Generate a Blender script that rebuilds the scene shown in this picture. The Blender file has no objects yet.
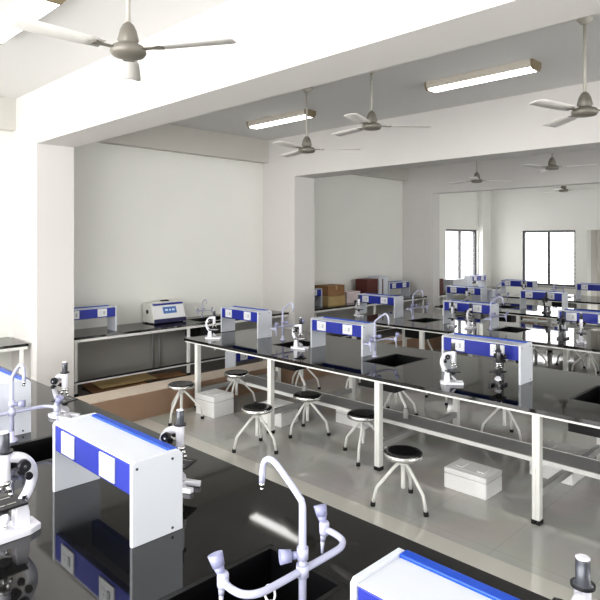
import bpy, bmesh, math, random
from mathutils import Vector, Matrix
random.seed(7)
PI = math.pi
SC = bpy.context.scene
C = SC.collection

# ------------------------------------------------------------------ materials
MATS = {}
def mat(name, col, rough=.5, metal=0.0, spec=.5, emit=None, noise=None, bump=0.0, coat=0.0):
    """principled material; noise=(scale, amount) varies the colour in object space"""
    m = bpy.data.materials.new(name); m.use_nodes = True
    nt = m.node_tree; b = nt.nodes['Principled BSDF']
    b.inputs['Base Color'].default_value = (*col, 1)
    b.inputs['Roughness'].default_value = rough
    b.inputs['Metallic'].default_value = metal
    b.inputs['Specular IOR Level'].default_value = spec
    b.inputs['Coat Weight'].default_value = coat
    if emit:
        b.inputs['Emission Color'].default_value = (*emit[0], 1)
        b.inputs['Emission Strength'].default_value = emit[1]
    if noise or bump:
        tc = nt.nodes.new('ShaderNodeTexCoord')
        n = nt.nodes.new('ShaderNodeTexNoise'); n.inputs['Scale'].default_value = noise[0] if noise else 40
        n.inputs['Detail'].default_value = 5
        nt.links.new(tc.outputs['Object'], n.inputs['Vector'])
        if noise:
            r = nt.nodes.new('ShaderNodeMix'); r.data_type = 'RGBA'
            k = noise[1]
            r.inputs[6].default_value = (*[max(0, c * (1 - k)) for c in col], 1)
            r.inputs[7].default_value = (*[min(1, c * (1 + k)) for c in col], 1)
            nt.links.new(n.outputs['Fac'], r.inputs[0]); nt.links.new(r.outputs[2], b.inputs['Base Color'])
        if bump:
            bp = nt.nodes.new('ShaderNodeBump'); bp.inputs['Strength'].default_value = bump; bp.inputs['Distance'].default_value = .01
            nt.links.new(n.outputs['Fac'], bp.inputs['Height']); nt.links.new(bp.outputs['Normal'], b.inputs['Normal'])
    MATS[name] = m
    return m

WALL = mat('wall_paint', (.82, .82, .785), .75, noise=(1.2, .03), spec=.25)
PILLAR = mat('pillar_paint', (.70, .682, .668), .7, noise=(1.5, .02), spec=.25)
BAND = mat('grey_beam_recess', (.60, .585, .55), .75, noise=(1.2, .03), spec=.2)  # darker and greyer than the walls; wall beams and far recess
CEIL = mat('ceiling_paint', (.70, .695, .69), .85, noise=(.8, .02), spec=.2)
GRANITE = mat('black_granite', (.011, .011, .011), .045, noise=(220, .8), spec=.75)
GRANITE_EDGE = mat('granite_edge', (.012, .012, .013), .25)
STEEL_W = mat('white_powder_coat', (.84, .84, .82), .4)
STEEL_S = mat('grey_powder_coat', (.42, .42, .42), .45)
SINKM = mat('black_sink_resin', (.004, .004, .005), .35)
RUB = mat('black_rubber', (.012, .012, .013), .6)
BLACK = mat('black_plastic', (.012, .012, .016), .35)
WHITEP = mat('white_laminate', (.66, .685, .74), .35)
BLUE = mat('royal_blue_laminate', (.03, .044, .32), .35, spec=.4)
BLUE_B = mat('bright_blue_laminate', (.010, .075, .50), .35)
SOCK = mat('white_socket_plastic', (.74, .75, .77), .3)
SOCK_D = mat('socket_rocker_plastic', (.45, .47, .50), .35)
SOCK_H = mat('socket_hole_black', (.05, .05, .06), .5)
CHROME = mat('chrome', (.72, .72, .72), .18, 1.0)
SEAT = mat('black_seat_vinyl', (.016, .016, .017), .22, spec=.6)
ENAMEL = mat('white_enamel', (.80, .80, .86), .22, coat=.4)
MSCOPE_G = mat('microscope_grey_barrel', (.075, .08, .095), .25, metal=.3)
GLASSL = mat('lens_glass', (.75, .74, .80), .08)
FAUC = mat('epoxy_coated_tap', (.50, .51, .67), .25, coat=.3)
FAUC_G = mat('tap_handle_grey', (.32, .33, .50), .4)
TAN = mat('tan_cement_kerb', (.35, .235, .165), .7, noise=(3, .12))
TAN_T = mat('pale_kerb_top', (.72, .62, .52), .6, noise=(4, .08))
DARKST = mat('dark_brown_stone', (.055, .04, .035), .18, noise=(20, .4))
FOAM = mat('white_foam', (.93, .93, .93), .7, noise=(60, .05), bump=.15)
FOAM_D = mat('foam_seam', (.62, .62, .62), .8)
CARD = mat('brown_cardboard', (.30, .17, .085), .8, noise=(8, .25))
CARD_L = mat('pale_cardboard', (.46, .34, .17), .8, noise=(8, .2))
CARD_R = mat('maroon_carton', (.11, .03, .025), .6, noise=(6, .2))
TAPE = mat('carton_tape', (.45, .30, .16), .35)
PINKP = mat('pale_pink_plastic', (.72, .62, .64), .35)
FANM = mat('fan_grey_metal', (.21, .195, .17), .4, metal=.2)
FANR = mat('fan_rod_cream', (.46, .44, .40), .45)
FANW = mat('fan_blade_paint', (.86, .84, .81), .5)
FIXT = mat('light_housing_cream', (.62, .58, .52), .5)
FIXT_E = mat('light_end_cap_olive', (.23, .19, .12), .5)
DIFF = mat('light_diffuser', (.95, .95, .95), .5, emit=((1, .985, .96), 5.0))
MACH = mat('machine_casing', (.72, .72, .68), .4)
MACH_F = mat('machine_white_fascia', (.84, .84, .86), .35)
NAVY = mat('navy_plastic', (.03, .03, .10), .4)
LCD = mat('blue_screen', (.10, .19, .42), .25, emit=((.10, .20, .45), .15))
LCD_T = mat('screen_digits', (.65, .75, .9), .4)
ALU = mat('dark_window_aluminium', (.10, .10, .11), .45)
PANELG = mat('grey_splash_panel', (.46, .45, .42), .5, noise=(2, .05))
BUILD = mat('pale_building_render', (.75, .75, .75), .8)

def floor_material():
    m = bpy.data.materials.new('vitrified_floor_tiles'); m.use_nodes = True
    nt = m.node_tree; b = nt.nodes['Principled BSDF']
    b.inputs['Roughness'].default_value = .07; b.inputs['Specular IOR Level'].default_value = .55
    tc = nt.nodes.new('ShaderNodeTexCoord')
    br = nt.nodes.new('ShaderNodeTexBrick'); br.offset = 0
    br.inputs['Scale'].default_value = 1; br.inputs['Brick Width'].default_value = .6; br.inputs['Row Height'].default_value = .6
    br.inputs['Mortar Size'].default_value = .0025; br.inputs['Bias'].default_value = 0
    br.inputs['Color1'].default_value = (.60, .585, .54, 1); br.inputs['Color2'].default_value = (.62, .605, .56, 1)
    br.inputs['Mortar'].default_value = (.51, .50, .465, 1)
    nt.links.new(tc.outputs['Object'], br.inputs['Vector'])
    n = nt.nodes.new('ShaderNodeTexNoise'); n.inputs['Scale'].default_value = 2.2; n.inputs['Detail'].default_value = 6
    nt.links.new(tc.outputs['Object'], n.inputs['Vector'])
    mx = nt.nodes.new('ShaderNodeMix'); mx.data_type = 'RGBA'; mx.blend_type = 'MULTIPLY'; mx.inputs[0].default_value = .35
    nt.links.new(br.outputs['Color'], mx.inputs[6]); nt.links.new(n.outputs['Color'], mx.inputs[7])
    hsv = nt.nodes.new('ShaderNodeHueSaturation'); hsv.inputs['Saturation'].default_value = .55; hsv.inputs['Value'].default_value = 1.05
    nt.links.new(mx.outputs[2], hsv.inputs['Color']); nt.links.new(hsv.outputs['Color'], b.inputs['Base Color'])
    return m
FLOOR = floor_material()
FLOOR_L = mat('pale_floor_strip', (.68, .665, .62), .07, noise=(2.5, .06), spec=.55)

def glass_material():
    m = bpy.data.materials.new('window_glass'); m.use_nodes = True
    nt = m.node_tree; nt.nodes.remove(nt.nodes['Principled BSDF'])
    out = nt.nodes['Material Output']
    t = nt.nodes.new('ShaderNodeBsdfTransparent'); g = nt.nodes.new('ShaderNodeBsdfGlossy'); g.inputs['Roughness'].default_value = .03
    mx = nt.nodes.new('ShaderNodeMixShader'); mx.inputs[0].default_value = .05
    nt.links.new(t.outputs[0], mx.inputs[1]); nt.links.new(g.outputs[0], mx.inputs[2])
    nt.links.new(mx.outputs[0], out.inputs['Surface'])
    return m
GLASS = glass_material()

# ------------------------------------------------------------------ mesh builder
class MB:
    def __init__(s): s.bm = bmesh.new()
    def box(s, x0, x1, y0, y1, z0, z1, bev=0, M=None):
        r = bmesh.ops.create_cube(s.bm, size=1)
        vs = r['verts']
        bmesh.ops.transform(s.bm, verts=vs, matrix=Matrix.Translation(((x0+x1)/2, (y0+y1)/2, (z0+z1)/2)) @ Matrix.Diagonal((abs(x1-x0), abs(y1-y0), abs(z1-z0), 1)))
        if bev:
            es = list({e for v in vs for e in v.link_edges})
            rb = bmesh.ops.bevel(s.bm, geom=es, offset=bev, segments=2, affect='EDGES', profile=.5)
            vs = list({v for f in rb['faces'] for v in f.verts} | {v for v in vs if v.is_valid})
        if M is not None: bmesh.ops.transform(s.bm, verts=vs, matrix=M)
        return s
    def loft(s, rings, cap=True, smooth=True, closed=False):
        R = [[s.bm.verts.new(p) for p in ring] for ring in rings]
        n = len(R[0])
        for a, b in zip(R, R[1:]):
            for i in range(n):
                f = s.bm.faces.new((a[i], a[(i+1) % n], b[(i+1) % n], b[i])); f.smooth = smooth
        if cap:
            s.bm.faces.new(R[0][::-1]); s.bm.faces.new(R[-1])
        return s
    def lathe(s, prof, n=24, M=None, smooth=True, cap=True):
        M = M or Matrix()
        rings = [[M @ Vector((r*math.cos(2*PI*i/n), r*math.sin(2*PI*i/n), z)) for i in range(n)] for r, z in prof]
        return s.loft(rings, cap, smooth)
    def cyl(s, a, b, r0, r1=None, n=16, smooth=True):
        a, b = Vector(a), Vector(b); r1 = r0 if r1 is None else r1
        M = Matrix.Translation(a) @ (b-a).to_track_quat('Z', 'Y').to_matrix().to_4x4()
        L = (b-a).length
        return s.lathe([(r0, 0), (r1, L)], n, M, smooth)
    def tube(s, pts, r, n=12, flat=1.0):
        pts = [Vector(p) for p in pts]
        rs = r if isinstance(r, (list, tuple)) else [r]*len(pts)
        rings = []; up = None
        for i, p in enumerate(pts):
            t = (pts[min(i+1, len(pts)-1)] - pts[max(i-1, 0)]).normalized()
            if up is None:
                up = Vector((0, 0, 1)) if abs(t.z) < .9 else Vector((1, 0, 0))
            side = t.cross(up).normalized(); up = side.cross(t).normalized()
            rings.append([p + rs[i]*(math.cos(2*PI*k/n)*side*flat + math.sin(2*PI*k/n)*up) for k in range(n)])
        return s.loft(rings)
    def prism(s, poly, axis, a, b, smooth=False, bev=0):
        """poly of 2D points extruded along axis ('x': poly=(y,z); 'y': (x,z); 'z': (x,y))"""
        def P(q, t):
            return {'x': (t, q[0], q[1]), 'y': (q[0], t, q[1]), 'z': (q[0], q[1], t)}[axis]
        A = [s.bm.verts.new(P(q, a)) for q in poly]; B = [s.bm.verts.new(P(q, b)) for q in poly]
        n = len(poly)
        fs = [s.bm.faces.new(A[::-1]), s.bm.faces.new(B)]
        for i in range(n): fs.append(s.bm.faces.new((A[i], A[(i+1) % n], B[(i+1) % n], B[i])))
        bmesh.ops.recalc_face_normals(s.bm, faces=fs)
        if bev:
            bmesh.ops.bevel(s.bm, geom=list({e for f in fs for e in f.edges}), offset=bev, segments=2, affect='EDGES', profile=.5)
        return s
    def build(s, name, m, parent=None, loc=None, label=None):
        bmesh.ops.recalc_face_normals(s.bm, faces=s.bm.faces[:])
        me = bpy.data.meshes.new(name); s.bm.to_mesh(me); s.bm.free()
        me.materials.append(m)
        o = bpy.data.objects.new(name, me); C.objects.link(o)
        if parent: o.parent = parent
        if loc: o.location = loc
        if label: o['label'] = label
        return o

def smooth_path(pts, k=6):
    """Catmull-Rom through the points"""
    P = [Vector(p) for p in pts]; P = [2*P[0]-P[1]] + P + [2*P[-1]-P[-2]]
    out = []
    for i in range(1, len(P)-2):
        a, b, c, d = P[i-1:i+3]
        for j in range(k):
            t = j/k
            out.append(.5*((2*b) + (c-a)*t + (2*a-5*b+4*c-d)*t*t + (3*b-a-3*c+d)*t**3))
    out.append(P[-2]); return out

def thing(name, label, cat, loc=(0, 0, 0), rotz=0, group=None):
    o = bpy.data.objects.new(name, None); C.objects.link(o)
    o.location = loc; o.rotation_euler = (0, 0, rotz); o.empty_display_size = .05
    o['label'] = label; o['category'] = cat
    if group: o['group'] = group
    return o
def struct(name, mb, m, parent=None, label=None):
    o = mb.build(name, m, parent)
    if not parent: o['kind'] = 'structure'
    if label: o['label'] = label
    return o
def copy_tree(o, parent=None):
    c = o.copy(); C.objects.link(c)
    if parent: c.parent = parent
    for ch in list(o.children): copy_tree(ch, c)
    return c
def place(proto, flag, loc, rotz, label, group=None):
    o = proto if not flag.get('used') else copy_tree(proto)
    flag['used'] = True
    o.location = loc; o.rotation_euler = (0, 0, rotz); o['label'] = label
    if group: o['group'] = group
    return o

# ------------------------------------------------------------------ the room
ZC = 3.75; XW = -7.7; XR = 5.0; YB = -2.6; YF = 15.0; TB = .82
struct('floor', MB().box(XW-.3, XR, YB, YF+.3, -.2, 0), FLOOR, label='glossy grey beige tiled laboratory floor')
struct('trim_1', MB().box(-5.9, XR, 1.2, 3.5, 0, .003), FLOOR_L, label='paler floor strip along the front aisle')  # strip of floor in a paler tone than the rest
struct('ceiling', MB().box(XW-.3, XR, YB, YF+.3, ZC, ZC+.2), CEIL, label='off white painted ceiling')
def holed_wall(axis, fixed0, fixed1, u0, u1, z0, z1, holes):
    """wall slab in boxes around rectangular holes (sorted along u)"""
    mb = MB(); cur = u0
    def add(a, b, c, d):
        if b-a > 1e-4 and d-c > 1e-4:
            mb.box(*((fixed0, fixed1, a, b) if axis == 'y' else (a, b, fixed0, fixed1)), c, d)
    for (a, b, c, d) in sorted(holes):
        add(cur, a, z0, z1); add(a, b, z0, c); add(a, b, d, z1); cur = b
    add(cur, u1, z0, z1)
    return mb
W1 = (12.87, 14.49, .88, 2.31); W2 = (-6.73, -5.39, .88, 2.28); D1 = (-5.11, -3.6, 0, 2.28)
struct('wall_left', holed_wall('y', XW-.25, XW, YB, YF+.25, 0, ZC, [W1]), WALL, label='off white wall along the side counters')
struct('wall_far', holed_wall('x', YF, YF+.25, XW, XR, 0, ZC, [W2, D1]), WALL, label='far off white wall with a wide window')
YW = [(3.4, 6.5), (7.6, 10.7), (11.8, 14.4)]
struct('wall_front', holed_wall('x', YB-.2, YB, XW, XR, 0, ZC, [(-7.2, -4.4, .9, 3.0), (-3.9, -.6, .9, 3.0), (-.1, 3.2, .9, 3.0)]), WALL)
struct('wall_right', holed_wall('y', XR, XR+.2, YB, YF, 0, ZC, [(a, b, .9, 2.5) for a, b in YW]), WALL)
# recess behind the opening in the far wall
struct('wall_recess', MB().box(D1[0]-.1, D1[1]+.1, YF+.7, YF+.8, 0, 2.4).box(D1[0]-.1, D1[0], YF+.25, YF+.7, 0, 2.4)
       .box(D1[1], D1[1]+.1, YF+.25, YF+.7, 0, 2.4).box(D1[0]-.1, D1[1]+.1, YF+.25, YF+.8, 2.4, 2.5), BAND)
# pillars and beams, bay by bay
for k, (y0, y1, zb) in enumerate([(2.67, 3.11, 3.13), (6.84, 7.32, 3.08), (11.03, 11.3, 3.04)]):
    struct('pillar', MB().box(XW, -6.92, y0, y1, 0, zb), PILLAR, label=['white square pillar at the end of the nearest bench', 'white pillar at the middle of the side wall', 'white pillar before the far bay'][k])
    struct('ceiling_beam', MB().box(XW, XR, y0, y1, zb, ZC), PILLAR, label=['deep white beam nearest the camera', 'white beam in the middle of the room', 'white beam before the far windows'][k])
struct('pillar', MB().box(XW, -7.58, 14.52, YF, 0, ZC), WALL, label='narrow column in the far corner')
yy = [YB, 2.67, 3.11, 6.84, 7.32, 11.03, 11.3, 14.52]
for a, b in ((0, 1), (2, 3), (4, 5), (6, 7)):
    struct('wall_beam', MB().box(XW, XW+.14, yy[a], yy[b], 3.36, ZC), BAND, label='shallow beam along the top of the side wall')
# kerb and dark platform along the side wall
segs = [(3.11, 6.84), (7.32, 11.03), (11.5, 14.6)]
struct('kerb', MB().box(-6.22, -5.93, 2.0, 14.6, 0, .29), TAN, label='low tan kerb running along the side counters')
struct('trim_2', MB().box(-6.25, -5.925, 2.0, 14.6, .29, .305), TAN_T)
struct('platform', MB().box(XW, -6.22, 3.11, 14.6, 0, .1), DARKST, label='dark polished stone strip under the side counters')

# windows
def window(name, axis, u0, u1, z0, z1, f0, f1, label):
    r = thing(name, label, 'window'); del r['category']; r['kind'] = 'structure'
    def bx(mb, a, b, c, d, e0=f0, e1=f1):
        return mb.box(*((e0, e1, a, b) if axis == 'y' else (a, b, e0, e1)), c, d)
    w = .05; mid = (u0+u1)/2
    fr = MB(); bx(fr, u0, u0+w, z0, z1); bx(fr, u1-w, u1, z0, z1); bx(fr, u0+w, u1-w, z0, z0+w); bx(fr, u0+w, u1-w, z1-w, z1); bx(fr, mid-.03, mid+.03, z0+w, z1-w)
    fr.build('window_frame', ALU, r)
    c = (f0+f1)/2
    for a, b in ((u0+w, mid-.03), (mid+.03, u1-w)):
        bx(MB(), a, b, z0+w, z1-w, c-.004, c+.004).build('window_pane', GLASS, r)
    return r
window('window_1', 'y', *W1, XW-.12, XW-.06, 'two pane window in the side wall of the far bay')
w2 = window('window_2', 'x', *W2, YF+.06, YF+.12, 'two pane dark framed window in the far wall')
g = MB()
for k in range(8): g.box(W2[0]+.05, W2[1]-.05, YF+.19, YF+.2, W2[2]+.12+k*.1, W2[2]+.135+k*.1)
g.build('window_grille', mat('grille_white', (.62, .64, .64), .6), w2)
struct('windowsill', MB().box(W2[0]-.03, W2[1]+.03, YF-.06, YF+.06, .84, .88), STEEL_S)

# ------------------------------------------------------------------ lab benches
def slab_with_holes(x0, x1, y0, y1, z0, z1, holes):
    mb = MB(); cur = x0
    for (a, b, c, d) in sorted(holes):
        if a > cur: mb.box(cur, a, y0, y1, z0, z1)
        mb.box(a, b, y0, c, z0, z1); mb.box(a, b, d, y1, z0, z1); cur = b
    mb.box(cur, x1, y0, y1, z0, z1); return mb
def sink(parent, a, b, c, d, wall=False):
    t = .012
    s = MB().box(a-.004, a+t, c-.004, d+.004, TB-.225, TB-.032).box(b-t, b+.004, c-.004, d+.004, TB-.225, TB-.032).box(a+t, b-t, c-.004, c+t, TB-.225, TB-.032).box(a+t, b-t, d-t, d+.004, TB-.225, TB-.032).box(a-.004, b+.004, c-.004, d+.004, TB-.24, TB-.225)
    so = s.build('sink', SINKM, parent)
    mx, my = (a+b)/2+.06, (c+d)/2-.02
    MB().tube(smooth_path([(mx, my, TB-.24), (mx, my, TB-.29), (mx+.03, my, TB-.36), (mx+.07, my, TB-.42), (mx+.08, my, TB-.46)], 4), .014, 10).build('waste_pipe', STEEL_W, so, label='cream curved waste pipe')
    if not wall: MB().lathe([(.028, .274), (.03, .28), (.03, TB-.46), (.018, TB-.445)], 16, Matrix.Translation((mx+.08, my, 0))).build('bottle_trap', STEEL_S, so, label='grey bottle trap standing on the foot shelf')
    r = .022
    MB().box(a, a+r, c, d, TB-.031, TB-.001).box(b-r, b, c, d, TB-.031, TB-.001).box(a+r, b-r, c, c+r, TB-.031, TB-.001).box(a+r, b-r, d-r, d, TB-.031, TB-.001).build('sink_rim', SINKM, so)
def bench(x0, x1, y0, y1, legs, sinks, label):
    cx, cy = (x0+x1)/2, (y0+y1)/2
    r = thing('lab_bench', label, 'lab bench', (cx, cy, 0), 0, 'rows of black topped lab benches')
    def L(*a):                # world -> local
        return (a[0]-cx, a[1]-cx, a[2]-cy, a[3]-cy, a[4], a[5])
    lx = lambda v: v-cx
    ly = lambda v: v-cy
    S = [(lx(a), lx(b), ly(c), ly(d)) for a, b, c, d in sinks]
    slab_with_holes(lx(x0), lx(x1), ly(y0), ly(y1), TB-.028, TB, S).build('worktop', GRANITE, r)
    i = .012
    MB().box(*L(x0+i, x1-i, y0+i, y0+i+.03, TB-.046, TB-.028)).box(*L(x0+i, x1-i, y1-i-.03, y1-i, TB-.046, TB-.028)).box(*L(x0+i, x0+i+.03, y0+i+.03, y1-i-.03, TB-.046, TB-.028)).box(*L(x1-i-.03, x1-i, y0+i+.03, y1-i-.03, TB-.046, TB-.028)).build('top_frame', STEEL_W, r)
    for X in legs:
        for Y in (y0+.05, y1-.05):
            o = MB().box(lx(X)-.028, lx(X)-.002, ly(Y)-.028, ly(Y)+.028, .03, TB-.046, .004).box(lx(X)+.002, lx(X)+.028, ly(Y)-.028, ly(Y)+.028, .03, TB-.046, .004).box(lx(X)-.003, lx(X)+.003, ly(Y)-.024, ly(Y)+.024, .03, TB-.046).build('leg', STEEL_W, r)
            MB().box(lx(X)-.032, lx(X)-.003, ly(Y)-.032, ly(Y)+.032, 0, .032, .004).box(lx(X)+.003, lx(X)+.032, ly(Y)-.032, ly(Y)+.032, 0, .032, .004).build('foot', RUB, o)
        MB().box(*L(X-.022, X+.022, y0+.078, y1-.078, .19, .24)).build('cross_bar', STEEL_S, r)
    ym = (y0+y1)/2
    sh = MB().box(*L(legs[0]-.1, legs[-1]+.1, ym-.14, ym+.14, .245, .27)).build('foot_shelf', STEEL_S, r, label='grey shelf board on the cross bars')
    MB().box(*L(legs[0]-.1, legs[-1]+.1, ym-.155, ym-.14, .238, .274)).box(*L(legs[0]-.1, legs[-1]+.1, ym+.14, ym+.155, .238, .274)).build('shelf_edge', STEEL_W, sh)
    for s_ in S: sink(r, *s_)
    return r
bench(-6.0, 1.6, .55, 1.96, [-5.5, -4.1, -2.7, -1.3, .1, 1.4], [(-3.60, -3.20, 1.0, 1.55), (-1.70, -1.31, 1.0, 1.55)], 'nearest long black granite lab bench, carrying the largest blue and white outlet unit')
bench(-6.07, .95, 4.10, 5.52, [-5.85, -4.55, -3.15, -1.75, -.36, .8], [(-4.98, -4.6, 4.54, 5.02), (-3.66, -3.26, 4.54, 5.12), (-1.68, -1.28, 4.55, 5.15)], 'second lab bench, white legged, with stools and foam boxes in front')
bench(-5.85, .95, 6.85, 8.27, [-5.7, -4.5, -3.08, -1.7, -.3, .8], [(-5.06, -4.72, 7.32, 7.85), (-3.72, -3.36, 7.35, 7.85)], 'third lab bench behind the second, level with the middle pillar')
bench(-5.85, .95, 9.40, 10.8, [-5.7, -4.3, -2.9, -1.5, -.1, .8], [(-5.0, -4.66, 9.95, 10.4)], 'fourth lab bench, before the far bay beam')
bench(-5.85, .95, 12.1, 13.5, [-5.7, -4.3, -2.9, -1.5, -.1, .8], [(-5.0, -4.66, 12.6, 13.1)], 'fifth and farthest lab bench, in front of the far window')

def counter(y0, y1, sinks, label, legs):
    r = thing('wall_counter', label, 'counter', (XW, y0, 0), 0, 'granite counters along the side wall')
    D = .66; L = y1-y0
    S = [(a-XW, b-XW, c-y0, d-y0) for a, b, c, d in sinks]
    slab_with_holes(0.003, D, .003, L-.003, TB-.03, TB, S).build('worktop', GRANITE, r)
    MB().box(D-.04, D-.01, .01, L-.01, TB-.065, TB-.03).build('top_frame', STEEL_W, r)
    MB().box(D-.06, D-.02, .01, L-.01, .255, .27).build('lower_shelf', BLACK, r, label='thin dark rail board near the floor')
    MB().box(D-.06, D-.018, .01, L-.01, .235, .255).build('shelf_edge', STEEL_W, r)
    zb = .1 if y0 > 3 else 0
    for y in legs:
        o = MB().box(D-.058, D-.022, y-y0-.02, y-y0+.02, zb+.02, TB-.065, .003).build('leg', STEEL_W, r)
        MB().box(D-.062, D-.018, y-y0-.024, y-y0+.024, zb, zb+.02).build('foot', RUB, o)
    for s_ in S: sink(r, *s_, wall=True)
    return r
counter(-.4, 2.63, [], 'granite topped counter before the nearest pillar', [.4, 1.6, 2.56])
counter(3.12, 6.83, [(-7.5, -7.12, 5.1, 5.75)], 'granite side counter carrying the white centrifuge', [3.2, 4.86, 6.4])
counter(7.33, 11.0, [], 'granite side counter carrying stacked brown cartons', [7.5, 9.2, 10.9])
counter(11.32, 14.5, [], 'granite side counter below the far bay window', [11.7, 13.2, 14.4])
# splash panel behind the second counter's legs with waste pipes
for (a, b) in [(3.2, 6.75), (7.4, 10.95)]:
    struct('wall_panel', MB().box(XW, XW+.012, a, b, .1, TB-.04), PANELG, label='grey panel on the wall below the counter')
for k, y in enumerate((4.62, 4.74)):
    o = MB().cyl((XW+.05, y, .1), (XW+.05, y, TB-.03), .014).build('waste_pipe', STEEL_S)
    o['label'] = ['thin grey pipe under the centrifuge counter, nearer the pillar of the first beam', 'thin grey pipe under the centrifuge counter, nearer the counter sink'][k]; o['category'] = 'pipe'; o['group'] = 'pipes under the side counter'

# ------------------------------------------------------------------ power outlet units
def make_outlet():
    r = thing('outlet_unit', '', 'power outlet unit', group='blue and white bench outlet units')
    Lh, D, H = .37, .23, .33
    for sx in (-1, 1):
        p = MB()
        x0, x1 = (sx*Lh, sx*(Lh-.02)); x0, x1 = min(x0, x1), max(x0, x1)
        p.prism([(-D/2, 0), (D/2, 0), (D/2, H-.02), (D/2-.02, H), (-D/2+.012, H), (-D/2, H-.012)], 'x', x0, x1, bev=.0025)
        o = p.build('side_panel', WHITEP, r)
        for (y, z) in ((-D/2+.02, H-.03), (D/2-.05, H-.03), (D/2-.05, .02)):
            MB().cyl((sx*(Lh-.002), y, z), (sx*(Lh+.0025), y, z), .0055, n=10).build('screw', SOCK_H, o)
    a = Lh-.0205
    MB().box(-a, a, -D/2+.006, -D/2+.036, H-.135, H-.016, .003).build('front_panel', BLUE, r, label='royal blue front beam')
    MB().box(-a, a, D/2-.046, D/2-.01, H-.135, H-.001, .003).build('rear_panel', BLUE_B, r, label='bright blue rear beam, slightly raised')
    MB().box(-a, a, -D/2+.008, D/2-.046, H-.0155, H-.010).build('top_panel', WHITEP, r)
    for sy in (-1, 1):
        for x in (-.205, .165):
            y0 = sy*(D/2-.006) if sy < 0 else D/2-.01
            o = MB().box(x-.064, x+.064, min(y0, y0+sy*.009), max(y0, y0+sy*.009), H-.122, H-.022, .003).build('socket', SOCK, r)
            ys = y0+sy*.009
            MB().box(x+.012, x+.034, min(ys, ys+sy*.004), max(ys, ys+sy*.004), H-.092, H-.052, .0015).build('switch', SOCK_D, o)
            hb = MB()
            for dx, dz, rr in ((-.022, .012, .006), (-.032, -.012, .005), (-.012, -.012, .005)):
                hb.cyl((x+dx, ys-sy*.001, H-.072+dz), (x+dx, ys+sy*.0008, H-.072+dz), rr, n=8)
            hb.build('socket_hole', SOCK_D, o)
    return r
OU = make_outlet(); fl = {}
G = 'blue and white bench outlet units'
Hp = PI/2
outlets = [
 (-2.42, 1.265, TB, 0, 'largest blue and white outlet unit, whole on the nearest bench between its two sinks'),
 (-4.12, 1.30, TB, 0, 'outlet unit on the nearest bench, cut off by the edge, beside the near pillar microscope'),
 (-.59, 1.26, TB, 0, 'outlet unit on the nearest bench seen mostly from above, right of the big tap'),
 (-5.77, 4.83, TB, 0, 'outlet unit on the second bench nearest the centrifuge'),
 (-4.16, 4.84, TB, 0, 'outlet unit at the middle of the second bench, between the two small black sinks'),
 (-2.49, 4.82, TB, 0, 'outlet unit on the second bench with two microscopes under it'),
 (-5.72, 7.57, TB, 0, 'outlet unit on the third bench, in front of the maroon carton'),
 (-4.14, 7.57, TB, 0, 'outlet unit on the third bench with two microscopes in front of it'),
 (-2.52, 7.57, TB, 0, 'outlet unit on the third bench cut off by the edge of the photo'),
 (-5.62, 10.12, TB, 0, 'dark blue outlet unit at the near end of the fourth bench'),
 (-4.16, 10.12, TB, 0, 'outlet unit on the fourth bench below the far window'),
 (-5.72, 12.6, TB, 0, 'outlet unit at the end of the farthest bench, left of the far window'),
 (-4.1, 12.6, TB, 0, 'outlet unit on the farthest bench below the wall opening'),
 (-7.30, 3.44, TB, Hp, 'outlet unit on the side counter beside the near pillar'),
 (-7.36, 7.50, TB, Hp, 'outlet unit half hidden by the middle pillar, beside brown cartons'),
 (-7.36, 10.28, TB, Hp, 'outlet unit on the side counter beside the tall white box'),
 (-7.36, 13.7, TB, Hp, 'small distant outlet unit on the counter below the side window'),
 (-6.62, 5.62, .1, Hp, 'outlet unit standing low under the side counter near the middle pillar'),
]
for x, y, z, rz, lb in outlets: place(OU, fl, (x, y, z), rz, lb, G)

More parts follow.
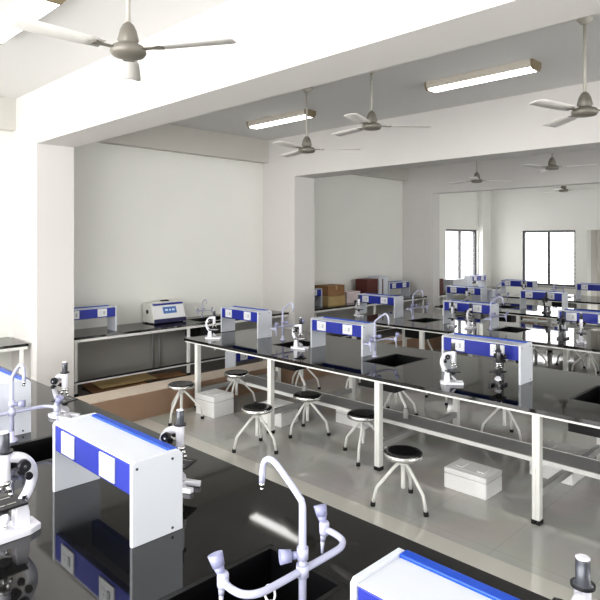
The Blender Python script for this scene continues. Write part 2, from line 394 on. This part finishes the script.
# ------------------------------------------------------------------ microscopes
def make_scope():
    r = thing('microscope', '', 'microscope', group='student microscopes')
    b = MB().prism([(-.055, -.085), (-.03, -.09), (-.022, -.02), (.022, -.02), (.03, -.09), (.055, -.085), (.06, .07), (.04, .115), (-.04, .115), (-.06, .07)], 'z', 0, .024, bev=.004)
    b.prism([(.03, .02), (.085, .02), (.082, .07), (.072, .115), (.036, .115), (.032, .07)], 'x', -.022, .022, bev=.004)
    b.build('base', ENAMEL, r)
    path = smooth_path([(0, .055, .10), (0, .082, .135), (0, .098, .18), (0, .092, .225), (0, .066, .26), (0, .03, .275), (0, .004, .272)], 5)
    n = len(path)
    MB().tube(path, [.021-.006*abs(i/n-.45) for i in range(n)], 14, .75).build('arm', ENAMEL, r)
    MB().lathe([(.019, .20), (.021, .205), (.021, .292), (.018, .30)], 20).build('body_tube', ENAMEL, r)
    e = MB().lathe([(.026, .298), (.026, .306), (.018, .309), (.018, .365), (.0165, .37)], 20).build('eyepiece', MSCOPE_G, r)
    MB().lathe([(.0175, .3695), (.0175, .374), (.012, .3755)], 20).build('eyepiece_lens', GLASSL, e)
    MB().lathe([(.030, .299), (.030, .306)], 20).build('collar', BLACK, r)
    for sx in (-1, 1):
        k = MB().cyl((sx*.018, .052, .248), (sx*.034, .052, .248), .009).cyl((sx*.034, .052, .248), (sx*.054, .052, .248), .023, .021, 20).build('focus_knob', BLACK, r)
        MB().cyl((sx*.054, .052, .248), (sx*.0555, .052, .248), .006).build('knob_cap', CHROME, k)
        MB().cyl((sx*.012, .072, .205), (sx*.03, .072, .205), .006).cyl((sx*.03, .072, .205), (sx*.042, .072, .205), .014, .013, 16).build('focus_knob', BLACK, r)
    ns = MB().lathe([(.016, .182), (.026, .186), (.026, .196), (.02, .202)], 20).build('nosepiece', CHROME, r)
    for k in range(3):
        a = 2*PI*k/3-Hp; d = Vector((math.cos(a)*.5, math.sin(a)*.5, -1)).normalized()
        s0 = Vector((math.cos(a)*.012, math.sin(a)*.012, .186))
        MB().cyl(s0, s0+d*.03, .009, .0085).cyl(s0+d*.03, s0+d*.045, .0085, .004).build('objective', CHROME, ns)
    st = MB().box(-.058, .058, -.06, .062, .112, .12, .002).box(-.014, .014, .058, .076, .104, .128).build('stage', BLACK, r)
    for sx in (-1, 1): MB().box(sx*.03-.003, sx*.03+.003, -.045, .03, .1203, .1228).build('stage_clip', CHROME, st)
    MB().cyl((0, 0, .085), (0, 0, .111), .018, .02).build('condenser', BLACK, r)
    m = MB().lathe([(.026, -.006), (.026, .006)], 20, Matrix.Translation((0, -.005, .055)) @ Matrix.Rotation(.7, 4, 'X')).build('mirror', GLASSL, r)
    mf = MB(); mf.tube([(-.028, -.005, .055), (-.028, .0, .04), (0, .0, .028), (.028, 0, .04), (.028, -.005, .055)], .004, 8).cyl((0, 0, .022), (0, 0, .03), .006)
    mf.build('mirror_fork', CHROME, m)
    return r
MS = make_scope(); fl = {}
G = 'student microscopes'
scopes = [
 (-2.50, .838, TB, .03, 'white curved arm microscope nearest the camera at the photo edge beside the largest outlet unit'),
 (-2.40, 1.60, TB, PI-1.1, 'microscope standing behind the largest outlet unit'),
 (-.548, 1.578, TB, PI, 'microscope in the photo corner behind the outlet unit seen from above'),
 (-3.90, 1.69, TB, 1.9, 'microscope beside the near pillar base, behind the cut off outlet unit'),
 (-5.78, 4.34, TB, 2.36, 'white microscope at the end of the second bench nearest the centrifuge'),
 (-4.56, 4.60, TB, 1.9, 'microscope in front of the second bench middle outlet unit'),
 (-2.54, 4.36, TB, 2.2, 'white armed microscope at the front edge of the second bench'),
 (-2.26, 4.59, TB, .1, 'dark microscope under the second bench outlet unit, beside its end panel'),
 (-5.9, 7.26, TB, 1.2, 'microscope on the third bench in front of its end outlet unit'),
 (-4.28, 7.32, TB, .3, 'microscope on the third bench, nearer the pillar of the pair before one outlet unit'),
 (-4.0, 7.32, TB, PI, 'microscope on the third bench, nearer the black sink of the pair before one outlet unit'),
 (-2.78, 7.34, TB, PI, 'dark microscope on the third bench near the edge of the photo'),
 (-2.52, 7.2, TB, .4, 'microscope on the third bench cut off by the edge of the photo'),
 (-5.45, 9.82, TB, .2, 'tiny microscope before the dark blue outlet unit on the fourth bench'),
 (-4.0, 9.85, TB, PI, 'tiny dark microscope before the fourth bench outlet unit below the window'),
 (-5.5, 12.35, TB, .5, 'tiny microscope on the farthest bench beside the window'),
]
DARKE = mat('dark_grey_enamel', (.05, .05, .055), .25, coat=.3)
for x, y, z, rz, lb in scopes:
    o = place(MS, fl, (x, y, z), rz, lb, G)
    if 'dark microscope' in lb:
        for ch in o.children:
            if ch.name.split('.')[0] in ('arm', 'base', 'body_tube'):
                ch.data = ch.data.copy(); ch.data.materials[0] = DARKE
            if ch.name.startswith('base'): ch['label'] = 'dark base'
    o.scale = ((1.12 if 'nearest the camera' in lb else 1 if y < 2 else .92),)*3

# ------------------------------------------------------------------ lab taps
def make_tap():
    r = thing('lab_tap', '', 'lab tap', group='white laboratory taps')
    MB().lathe([(.034, 0), (.034, .008), (.022, .02), (.0145, .024), (.0145, .06)], 20).build('base', FAUC, r)
    p = [(0, 0, .05), (0, 0, .2), (0, 0, .365), (-.004, 0, .382), (-.05, 0, .418), (-.115, 0, .463), (-.135, 0, .472), (-.155, 0, .472), (-.172, 0, .462), (-.182, 0, .443), (-.186, 0, .42), (-.188, 0, .385)]
    MB().tube(p, [.0125, .0125, .0115] + [.0105]*9, 14).build('spout', FAUC, r)
    MB().cyl((-.188, 0, .387), (-.1885, 0, .37), .0098, .0075, 12).cyl((-.1885, 0, .37), (-.189, 0, .358), .006, .005, 10).build('hose_barb', CHROME, r)
    MB().lathe([(.018, .205), (.018, .24)], 16).build('collar', FAUC, r)
    MB().lathe([(.02, .152), (.02, .188)], 16).build('collar', FAUC, r)
    kb = MB().cyl((0, 0, .218), (-.02, -.03, .218), .011).cyl((-.02, -.03, .218), (-.038, -.06, .218), .018, .022, 14).build('valve_knob', FAUC_G, r, label='grey ribbed water knob')
    for sy, ky in ((1, 1.0), (-1, .93)):
        ap = smooth_path([(0, 0, .17), (0, sy*.10*ky, .17), (-.004, sy*.18*ky, .17), (-.03, sy*.222*ky, .17), (-.075, sy*.235*ky, .172), (-.12, sy*.23*ky, .176)], 5)
        arm = MB().tube(ap, .0112, 12).build('side_arm', FAUC, r)
        e = Vector((-.12, sy*.23*ky, .176))
        MB().lathe([(.016, -.02), (.018, -.01), (.018, .02), (.014, .026)], 14, Matrix.Translation(e)).build('valve_body', FAUC, arm)
        d = Vector((-.35, sy*.1, .9)).normalized()
        MB().cyl(e+d*.02, e+d*.042, .0115, .017, 14).cyl(e+d*.042, e+d*.078, .019, .0235, 14).build('valve_handle', FAUC_G, arm, label='grey tapered gas handle')
        q = e+Vector((-.004, 0, -.018))
        MB().cyl(q, q+Vector((-.004, 0, -.025)), .011, .009, 12).cyl(q+Vector((-.004, 0, -.025)), q+Vector((-.006, 0, -.07)), .0075, .005, 10).build('nozzle', FAUC, arm)
    return r
TP = make_tap(); fl = {}
G = 'white laboratory taps'
taps = [
 (-1.27, 1.29, TB, 0, 1, 'big pale swan neck tap with grey handles on the nearest bench'),
 (-3.66, 1.27, TB, PI, 1, 'pale tap in front of the cut off outlet unit on the nearest bench'),
 (-5.12, 4.86, TB, PI, .95, 'white tap on the second bench next to the outlet unit nearest the centrifuge'),
 (-3.71, 4.82, TB, PI, .95, 'white tap against the end of the second bench middle outlet unit'),
 (-5.12, 7.6, TB, PI, .95, 'white tap on the third bench next to the sink before the far pillar'),
 (-3.75, 7.40, TB, PI, .95, 'white tap on the third bench beside the outlet unit with two microscopes'),
 (-5.06, 10.2, TB, PI, .95, 'small white tap on the fourth bench beside the far column'),
 (-5.06, 12.85, TB, PI, .95, 'tiny tap on the farthest bench against the window'),
 (-7.54, 5.43, TB, PI, .6, 'small tap over the side counter sink beside the centrifuge'),
]
for x, y, z, rz, s, lb in taps:
    o = place(TP, fl, (x, y, z), rz, lb, G); o.scale = (s, s, s)
    if s == 1 and x > -2:          # the big tap carries a looped plug string
        big_tap = o
lp = [Vector((-.012+.022*math.cos(a), -.125+.004*math.sin(a), .158+.022*math.sin(a)-.012)) for a in [2*PI*i/20 for i in range(20)]]
sl = MB(); sl.loft([[p+.0035*(math.cos(t)*((p-Vector((-.012, -.125, .146))).normalized())+math.sin(t)*Vector((0, 1, 0))) for t in [2*PI*k/8 for k in range(8)]] for p in lp+lp[:1]], cap=False)
sl.build('string_loop', SOCK, big_tap, label='white string loop hanging on the side arm')
MB().cyl((-.012, -.125, .122), (-.012, -.125, .098), .011, .014, 14).build('plug', SOCK, big_tap, label='small white plug on the string')

# ------------------------------------------------------------------ stools
def make_stool():
    r = thing('stool', '', 'stool', group='round black seated lab stools')
    s = MB().lathe([(.001, .408), (.10, .410), (.132, .409), (.143, .404)], 36).lathe([(.143, .404), (.143, .385)], 36, cap=False).build('seat', SEAT, r)
    MB().lathe([(.1435, .402), (.150, .398), (.151, .372), (.147, .366), (.10, .362), (.01, .362)], 36).build('seat_rim', CHROME, r, label='shiny chrome rim of the seat')
    MB().lathe([(.05, .362), (.05, .352), (.024, .348), (.022, .30)], 20).lathe([(.0165, .30), (.0165, .13), (.014, .125)], 16).build('column', STEEL_W, r)
    MB().lathe([(.03, .305), (.032, .31), (.032, .335), (.026, .34)], 18).build('hub', STEEL_W, r)
    for k in range(3):
        a = 2*PI*k/3; u = Vector((math.cos(a), math.sin(a), 0))
        pts = [u*.024+Vector((0, 0, .326)), u*.07+Vector((0, 0, .286)), u*.19+Vector((0, 0, .156)), u*.206+Vector((0, 0, .135)), u*.214+Vector((0, 0, .105)), u*.232+Vector((0, 0, .02))]
        l = MB().tube(pts, .0125, 10).build('leg', STEEL_W, r)
        MB().cyl(u*.2315+Vector((0, 0, .03)), u*.234, .018, .02, 12).build('foot', RUB, l)
    return r
ST = make_stool(); fl = {}
G = 'round black seated lab stools'
stools = [
 (-5.60, 3.75, .96, 'stool beside the low tan kerb, nearest the near pillar'),
 (-5.62, 4.56, PI/3, 'stool behind the white foam box near the tan kerb'),
 (-4.30, 3.74, .17, 'stool in front of the second bench, before a foam box and a bench leg'),
 (-4.28, 4.42, .44, 'stool half under the second bench, its three legs spread, second from the big front stool'),
 (-3.44, 4.30, 1.0, 'stool partly hidden behind the second bench leg, next to the big front stool'),
 (-2.60, 3.73, 1.92, 'largest stool in view, standing clear in the aisle before the foam box'),
 (-4.02, 5.62, .5, 'stool behind the second bench, below its middle sink'),
 (-5.58, 5.66, .9, 'stool behind the second bench, near the tan kerb'),
 (-5.05, 6.25, .2, 'stool between second and third bench, before the tan kerb end'),
 (-3.95, 6.55, 1.2, 'stool in the aisle behind the second bench, middle of three'),
 (-2.60, 6.45, .4, 'stool behind the second bench, seen through its legs near the sink'),
 (-2.75, 5.72, 1.7, 'stool tucked behind the second bench, under its end outlet unit'),
 (-3.98, 9.25, .1, 'small stool at the front of the fourth bench, seen over the second bench'),
 (-3.55, 9.62, .7, 'small stool half under the fourth bench, beside a bench leg'),
 (-3.15, 9.3, 1.3, 'small stool before the fourth bench near the edge of the photo'),
]
for x, y, rz, lb in stools: place(ST, fl, (x, y, 0), rz, lb, G)

# ------------------------------------------------------------------ foam boxes
def foam_box(x, y, z, rz, sx, sy, sz, label):
    r = thing('foam_box', label, 'foam box', (x, y, z), rz, 'white foam boxes on the floor')
    MB().box(-sx/2, sx/2, -sy/2, sy/2, 0, sz*.72, .008).build('box_body', FOAM, r)
    MB().box(-sx/2+.004, sx/2-.004, -sy/2+.004, sy/2-.004, sz*.715, sz*.735).build('seam', FOAM_D, r)
    l = MB().box(-sx/2, sx/2, -sy/2, sy/2, sz*.735, sz*.985, .008).box(-sx/2+.05, sx/2-.05, -sy/2+.05, sy/2-.05, sz*.97, sz, .004)
    for k in (-1, 1): l.box(k*sx*.25-.03, k*sx*.25+.03, -sy*.2, sy*.2, sz*.99, sz*1.03, .006)
    l.build('box_lid', FOAM, r)
foam_box(-2.365, 4.365, 0, .0, .37, .27, .17, 'white foam box standing alone on the floor beside the biggest stool')
foam_box(-5.54, 4.17, 0, .05, .33, .30, .24, 'white foam box under the stools near the tan kerb')
foam_box(-4.78, 4.47, 0, .05, .36, .28, .21, 'white foam box beneath the second bench behind a stool seat')
foam_box(-4.12, 5.05, 0, .02, .40, .28, .15, 'low pale foam box under the second bench between two stools')
foam_box(-1.99, 5.19, 0, 0, .36, .42, .20, 'white foam box on the floor behind the second bench cross bar')

# ------------------------------------------------------------------ cardboard and cartons
def sheet(x, y, z, rz, tilt, sx, sy, m, label):
    r = thing('cardboard_sheet', label, 'cardboard', (x, y, z), rz, 'flattened cardboard under the side counter')
    r.rotation_euler = (tilt, 0, rz)
    MB().box(-sx/2, sx/2, -sy/2, 0, 0, .012).build('board', m, r)
    MB().box(-sx/2, sx/2, .004, sy/2, .0, .010, M=Matrix.Rotation(.12, 4, 'X')).build('flap', m, r)
sheet(-7.22, 3.80, .10, 1.45, 0, .75, .42, CARD, 'brown flattened carton lying lowest on the dark platform')
sheet(-7.18, 3.92, .140, 1.6, .05, .8, .3, CARD_L, 'pale flattened carton lying on top of the brown one')
sheet(-7.2, 4.58, .102, 1.45, 0, .5, .22, CARD, 'narrow folded brown carton lying beside the cardboard pile, nearer the counter sink')
def carton(x, y, z, rz, sx, sy, sz, m, label, tape=True):
    r = thing('carton', label, 'carton', (x, y, z), rz, 'cartons on the side counter')
    MB().box(-sx/2, sx/2, -sy/2, sy/2, 0, sz, .004).build('box_body', m, r)
    f = MB().box(-sx/2-.002, sx/2+.002, -sy/2-.002, -.004, sz-.002, sz+.006).box(-sx/2-.002, sx/2+.002, .004, sy/2+.002, sz-.002, sz+.006)
    f.build('lid_flap', m, r)
    if tape: MB().box(-sx/2-.003, sx/2+.003, -.025, .025, sz+.0055, sz+.008).box(sx/2+.0005, sx/2+.003, -.025, .025, sz*.6, sz+.006).build('tape', TAPE, r)
carton(-7.36, 8.2, TB, 0, .36, .48, .17, CARD_L, 'pale yellow brown carton at the bottom of the stack behind the middle pillar')
carton(-7.38, 8.22, TB+.179, .06, .32, .5, .18, CARD, 'brown carton on top of the stack behind the middle pillar')
carton(-7.42, 9.38, TB, 0, .3, .34, .42, CARD_R, 'maroon carton on the side counter left of the tall white box', False)
carton(-7.2, 11.58, TB, 0, .22, .34, .33, CARD_R, 'dark red carton beyond the far pillar on the counter', False)
r = thing('storage_box', 'tall white narrow box on the side counter beside the maroon carton', 'box', (-7.4, 9.73, TB))
MB().box(-.15, .15, -.14, .14, 0, .44, .006).build('box_body', WHITEP, r)
MB().box(-.155, .155, -.145, .145, .44, .475, .006).build('lid', WHITEP, r)
MB().box(.151, .154, -.06, -.03, .04, .42).build('stripe', CARD_R, r, label='thin dark stripe')
r = thing('storage_tub', 'pale pink plastic tub on the side counter behind the third bench outlet unit', 'tub', (-7.42, 8.78, TB))
MB().loft([[(-.15*k, -.2*k, z), (.15*k, -.2*k, z), (.15*k, .2*k, z), (-.15*k, .2*k, z)] for k, z in ((.86, 0), (1, .19))], smooth=False).build('tub_body', PINKP, r)
MB().box(-.158, .158, -.208, .208, .19, .215, .006).build('lid', PINKP, r)
r = thing('storage_box', 'white low box on the far counter beside the dark red carton', 'box', (-7.4, 12.75, TB))
MB().box(-.16, .16, -.32, .32, 0, .24, .008).build('box_body', WHITEP, r)
MB().box(-.165, .165, -.325, .325, .24, .275, .008).build('lid', WHITEP, r)
r = thing('storage_box', 'white box on the fourth bench, added to imitate a bright window reflection', 'box', (-5.42, 10.55, TB))  # white block added in place of the windows' bright floor reflection
MB().box(-.22, .22, -.16, .16, 0, .24, .008).build('box_body', WHITEP, r)
MB().box(-.225, .225, -.165, .165, .24, .27, .008).build('lid', WHITEP, r)

# ------------------------------------------------------------------ centrifuge
r = thing('centrifuge', 'cream and white tabletop centrifuge with blue screen on the side counter', 'centrifuge', (-7.5, 4.73, TB))
W, Dp = .27, .16
MB().prism([(-Dp, .015), (Dp, .015), (Dp, .06), (Dp-.075, .25), (Dp-.1, .285), (-Dp+.02, .285), (-Dp, .27)], 'y', -W, W, bev=.008).build('casing', MACH, r)
MB().prism([(Dp-.004, .075), (Dp+.004, .079), (Dp-.065, .252), (Dp-.073, .248)], 'y', -W+.015, W-.015).build('fascia', MACH_F, r, label='sloping white control fascia')
def onface(t, off): # point along the sloping face
    a = Vector((Dp+.004, .079)); b = Vector((Dp-.065, .252)); n = Vector((b.y-a.y, -(b.x-a.x))).normalized()
    return a+(b-a)*t+n*off
q = [onface(.36, 0), onface(.36, .005), onface(.88, .005), onface(.88, 0)]
sc = MB().prism([(v.x, v.y) for v in q], 'y', -.10, .12).build('screen', LCD, r)
dg = MB()
for k, (a, b) in enumerate(((-.07, -.02), (.0, .03), (.05, .09))):
    q = [onface(.55, .005), onface(.55, .0065), onface(.70, .0065), onface(.70, .005)]
    dg.prism([(v.x, v.y) for v in q], 'y', a, b)
dg.build('display_digits', LCD_T, sc)
MB().box(Dp-.02, Dp+.006, -W+.004, W-.004, .012, .07, .004).build('lower_strip', NAVY, r, label='navy strip below the fascia')
MB().box(Dp-.12, Dp-.06, -W+.03, W-.02, .262, .284, .004).build('upper_strip', BLUE, r, label='blue strip above the fascia')
lid = MB().lathe([(.15, 0), (.148, .012), (.12, .022), (.01, .026)], 32, Matrix.Translation((-.04, 0, .284)) @ Matrix.Diagonal((.75, 1.2, 1, 1))).build('lid', MACH, r)
MB().box(-.03, .03, -.06, .06, .30, .325, .008).build('lid_handle', BLACK, lid)
MB().cyl((-.02, -W-.006, .17), (-.02, -W+.01, .17), .03).build('side_port', BLACK, r, label='round black port on the side')
for sx in (-1, 1):
    for sy in (-1, 1): MB().cyl((sx*.12, sy*.22, 0), (sx*.12, sy*.22, .016), .018).build('foot', RUB, r)

# ------------------------------------------------------------------ ceiling fans and lights
def make_fan():
    r = thing('ceiling_fan', '', 'ceiling fan', group='ceiling fans')
    MB().lathe([(.062, -.002), (.06, -.02), (.03, -.055), (.014, -.06)], 20).build('canopy', FANR, r)
    MB().cyl((0, 0, -.05), (0, 0, -.52), .012).build('rod', FANR, r)
    MB().lathe([(.014, -.485), (.03, -.50), (.045, -.53), (.058, -.585), (.05, -.596), (.05, -.606), (.085, -.618), (.096, -.632), (.097, -.652), (.085, -.668), (.045, -.676), (.005, -.678)], 32).build('motor', FANM, r)
    for k in range(3):
        a = 2*PI*k/3; M = Matrix.Rotation(a, 4, 'Z')
        def T(x, y, z): return M @ Vector((x, y, z))
        rings = []
        for x, w, tw in ((.15, .045, .10), (.25, .058, .13), (.45, .064, .12), (.58, .066, .10), (.61, .055, .10)):
            c_, s_ = math.cos(tw), math.sin(tw)
            rings.append([T(x, yy*c_, -.635+yy*s_+dz) for yy, dz in ((-w, 0), (0, .006), (w, 0), (w, -.003), (0, .003), (-w, -.003))])
        b = MB().loft(rings).build('blade', FANW, r)
        MB().prism([(.09, -.02), (.17, -.03), (.19, 0), (.17, .03), (.09, .02)], 'z', -.640, -.636)
        br = MB(); vs = []
        rings = [[T(x, -w, -.640), T(x, w, -.640), T(x, w, -.634), T(x, -w, -.634)] for x, w in ((.09, .018), (.14, .016), (.2, .035))]
        br.loft(rings, smooth=False).build('blade_bracket', FANM, b)
    return r
FN = make_fan(); fl = {}
for x, y, z, rz, dz, lb in [
 (-2.93, 1.62, ZC, .52, -.07, 'nearest ceiling fan, top left, in front of the first beam'),
 (-4.66, 4.80, ZC, .75, -.07, 'fan below the tube light near the middle pillar'),
 (-3.67, 4.72, ZC, .85, .05, 'fan between the two tube lights, behind the first beam'),
 (-1.66, 4.82, ZC, .3, -.10, 'fan near the edge of the photo, beyond the larger tube light'),
 (-5.06, 9.48, ZC, .9, -.05, 'small distant fan left of the other two far fans'),
 (-3.55, 8.95, ZC, .2, 0, 'small distant fan hanging just below the middle beam'),
 (-4.95, 13.1, ZC, .6, 0, 'farthest tiny fan, below the last beam')]:
    o = place(FN, fl, (x, y, z), rz, lb, 'ceiling fans')
    for ch in o.children:          # rods of different lengths
        if ch.name.startswith('rod'): ch.scale.z = (.52-dz)/.52
        elif not ch.name.startswith('canopy'): ch.location.z = dz

def make_light():
    r = thing('tube_light', '', 'ceiling light', group='ceiling tube lights')
    L, W = .6, .10
    MB().prism([(-W, 0), (W, 0), (W, -.045), (W-.03, -.075), (-W+.03, -.075), (-W, -.045)], 'x', -L+.02, L-.02).build('housing', FIXT, r)
    MB().prism([(-W+.012, -.0455), (W-.012, -.0455), (W-.034, -.088), (-W+.034, -.088)], 'x', -L+.03, L-.03).build('diffuser', DIFF, r)
    for s in (-1, 1):
        a, b = sorted((s*(L-.02), s*L))
        MB().prism([(-W-.004, .0), (W+.004, 0), (W+.004, -.05), (W-.03, -.09), (-W+.03, -.09), (-W-.004, -.05)], 'x', a, b).build('end_cap', FIXT_E, r)
    return r
TL = make_light(); fl = {}
for x, y, lb in [(-4.69, 1.68, 'bright tube light in the top corner before the first beam'),
                 (-6.02, 5.66, 'tube light near the middle pillar, behind two fans'),
                 (-2.99, 5.66, 'largest whole tube light, between the first and second beams')]:
    place(TL, fl, (x, y, ZC), 0, lb, 'ceiling tube lights')

# ------------------------------------------------------------------ light
w = bpy.data.worlds.new('daylight'); SC.world = w; w.use_nodes = True
bg = w.node_tree.nodes['Background']; bg.inputs[0].default_value = (1, 1, .99, 1); bg.inputs[1].default_value = 4.0
def area(name, loc, rot, sx, sy, e, col=(1, 1, 1)):
    l = bpy.data.lights.new(name, 'AREA'); l.shape = 'RECTANGLE'; l.size = sx; l.size_y = sy; l.energy = e; l.color = col
    o = bpy.data.objects.new(name, l); C.objects.link(o); o.location = loc; o.rotation_euler = rot
    return o
area('window_light_front', (-2.5, YB+.1, 2.0), (PI/2, 0, 0), 8, 2.4, 250, (1, .99, .97))      # daylight from the windows behind the camera
area('window_light_side', (XR-.1, 7, 1.9), (0, PI/2, 0), 2.4, 12, 120, (1, .99, .97))

# ------------------------------------------------------------------ camera
cam = bpy.data.cameras.new('camera'); co = bpy.data.objects.new('camera', cam); C.objects.link(co)
cam.sensor_width = 36; cam.lens = 589/600*36
cam.shift_y = -(300-241.5)/600
co.location = (0, 0, 2.0); co.rotation_euler = (PI/2, 0, math.atan2(585, 589))
cam.clip_start = .02
SC.camera = co
SC.view_settings.view_transform = 'Standard'; SC.view_settings.look = 'Medium High Contrast'
SC.view_settings.exposure = 0.12; SC.view_settings.gamma = 1.0
SC.cycles.max_bounces = 10; SC.cycles.diffuse_bounces = 5; SC.cycles.glossy_bounces = 4
SC.cycles.sample_clamp_indirect = 6
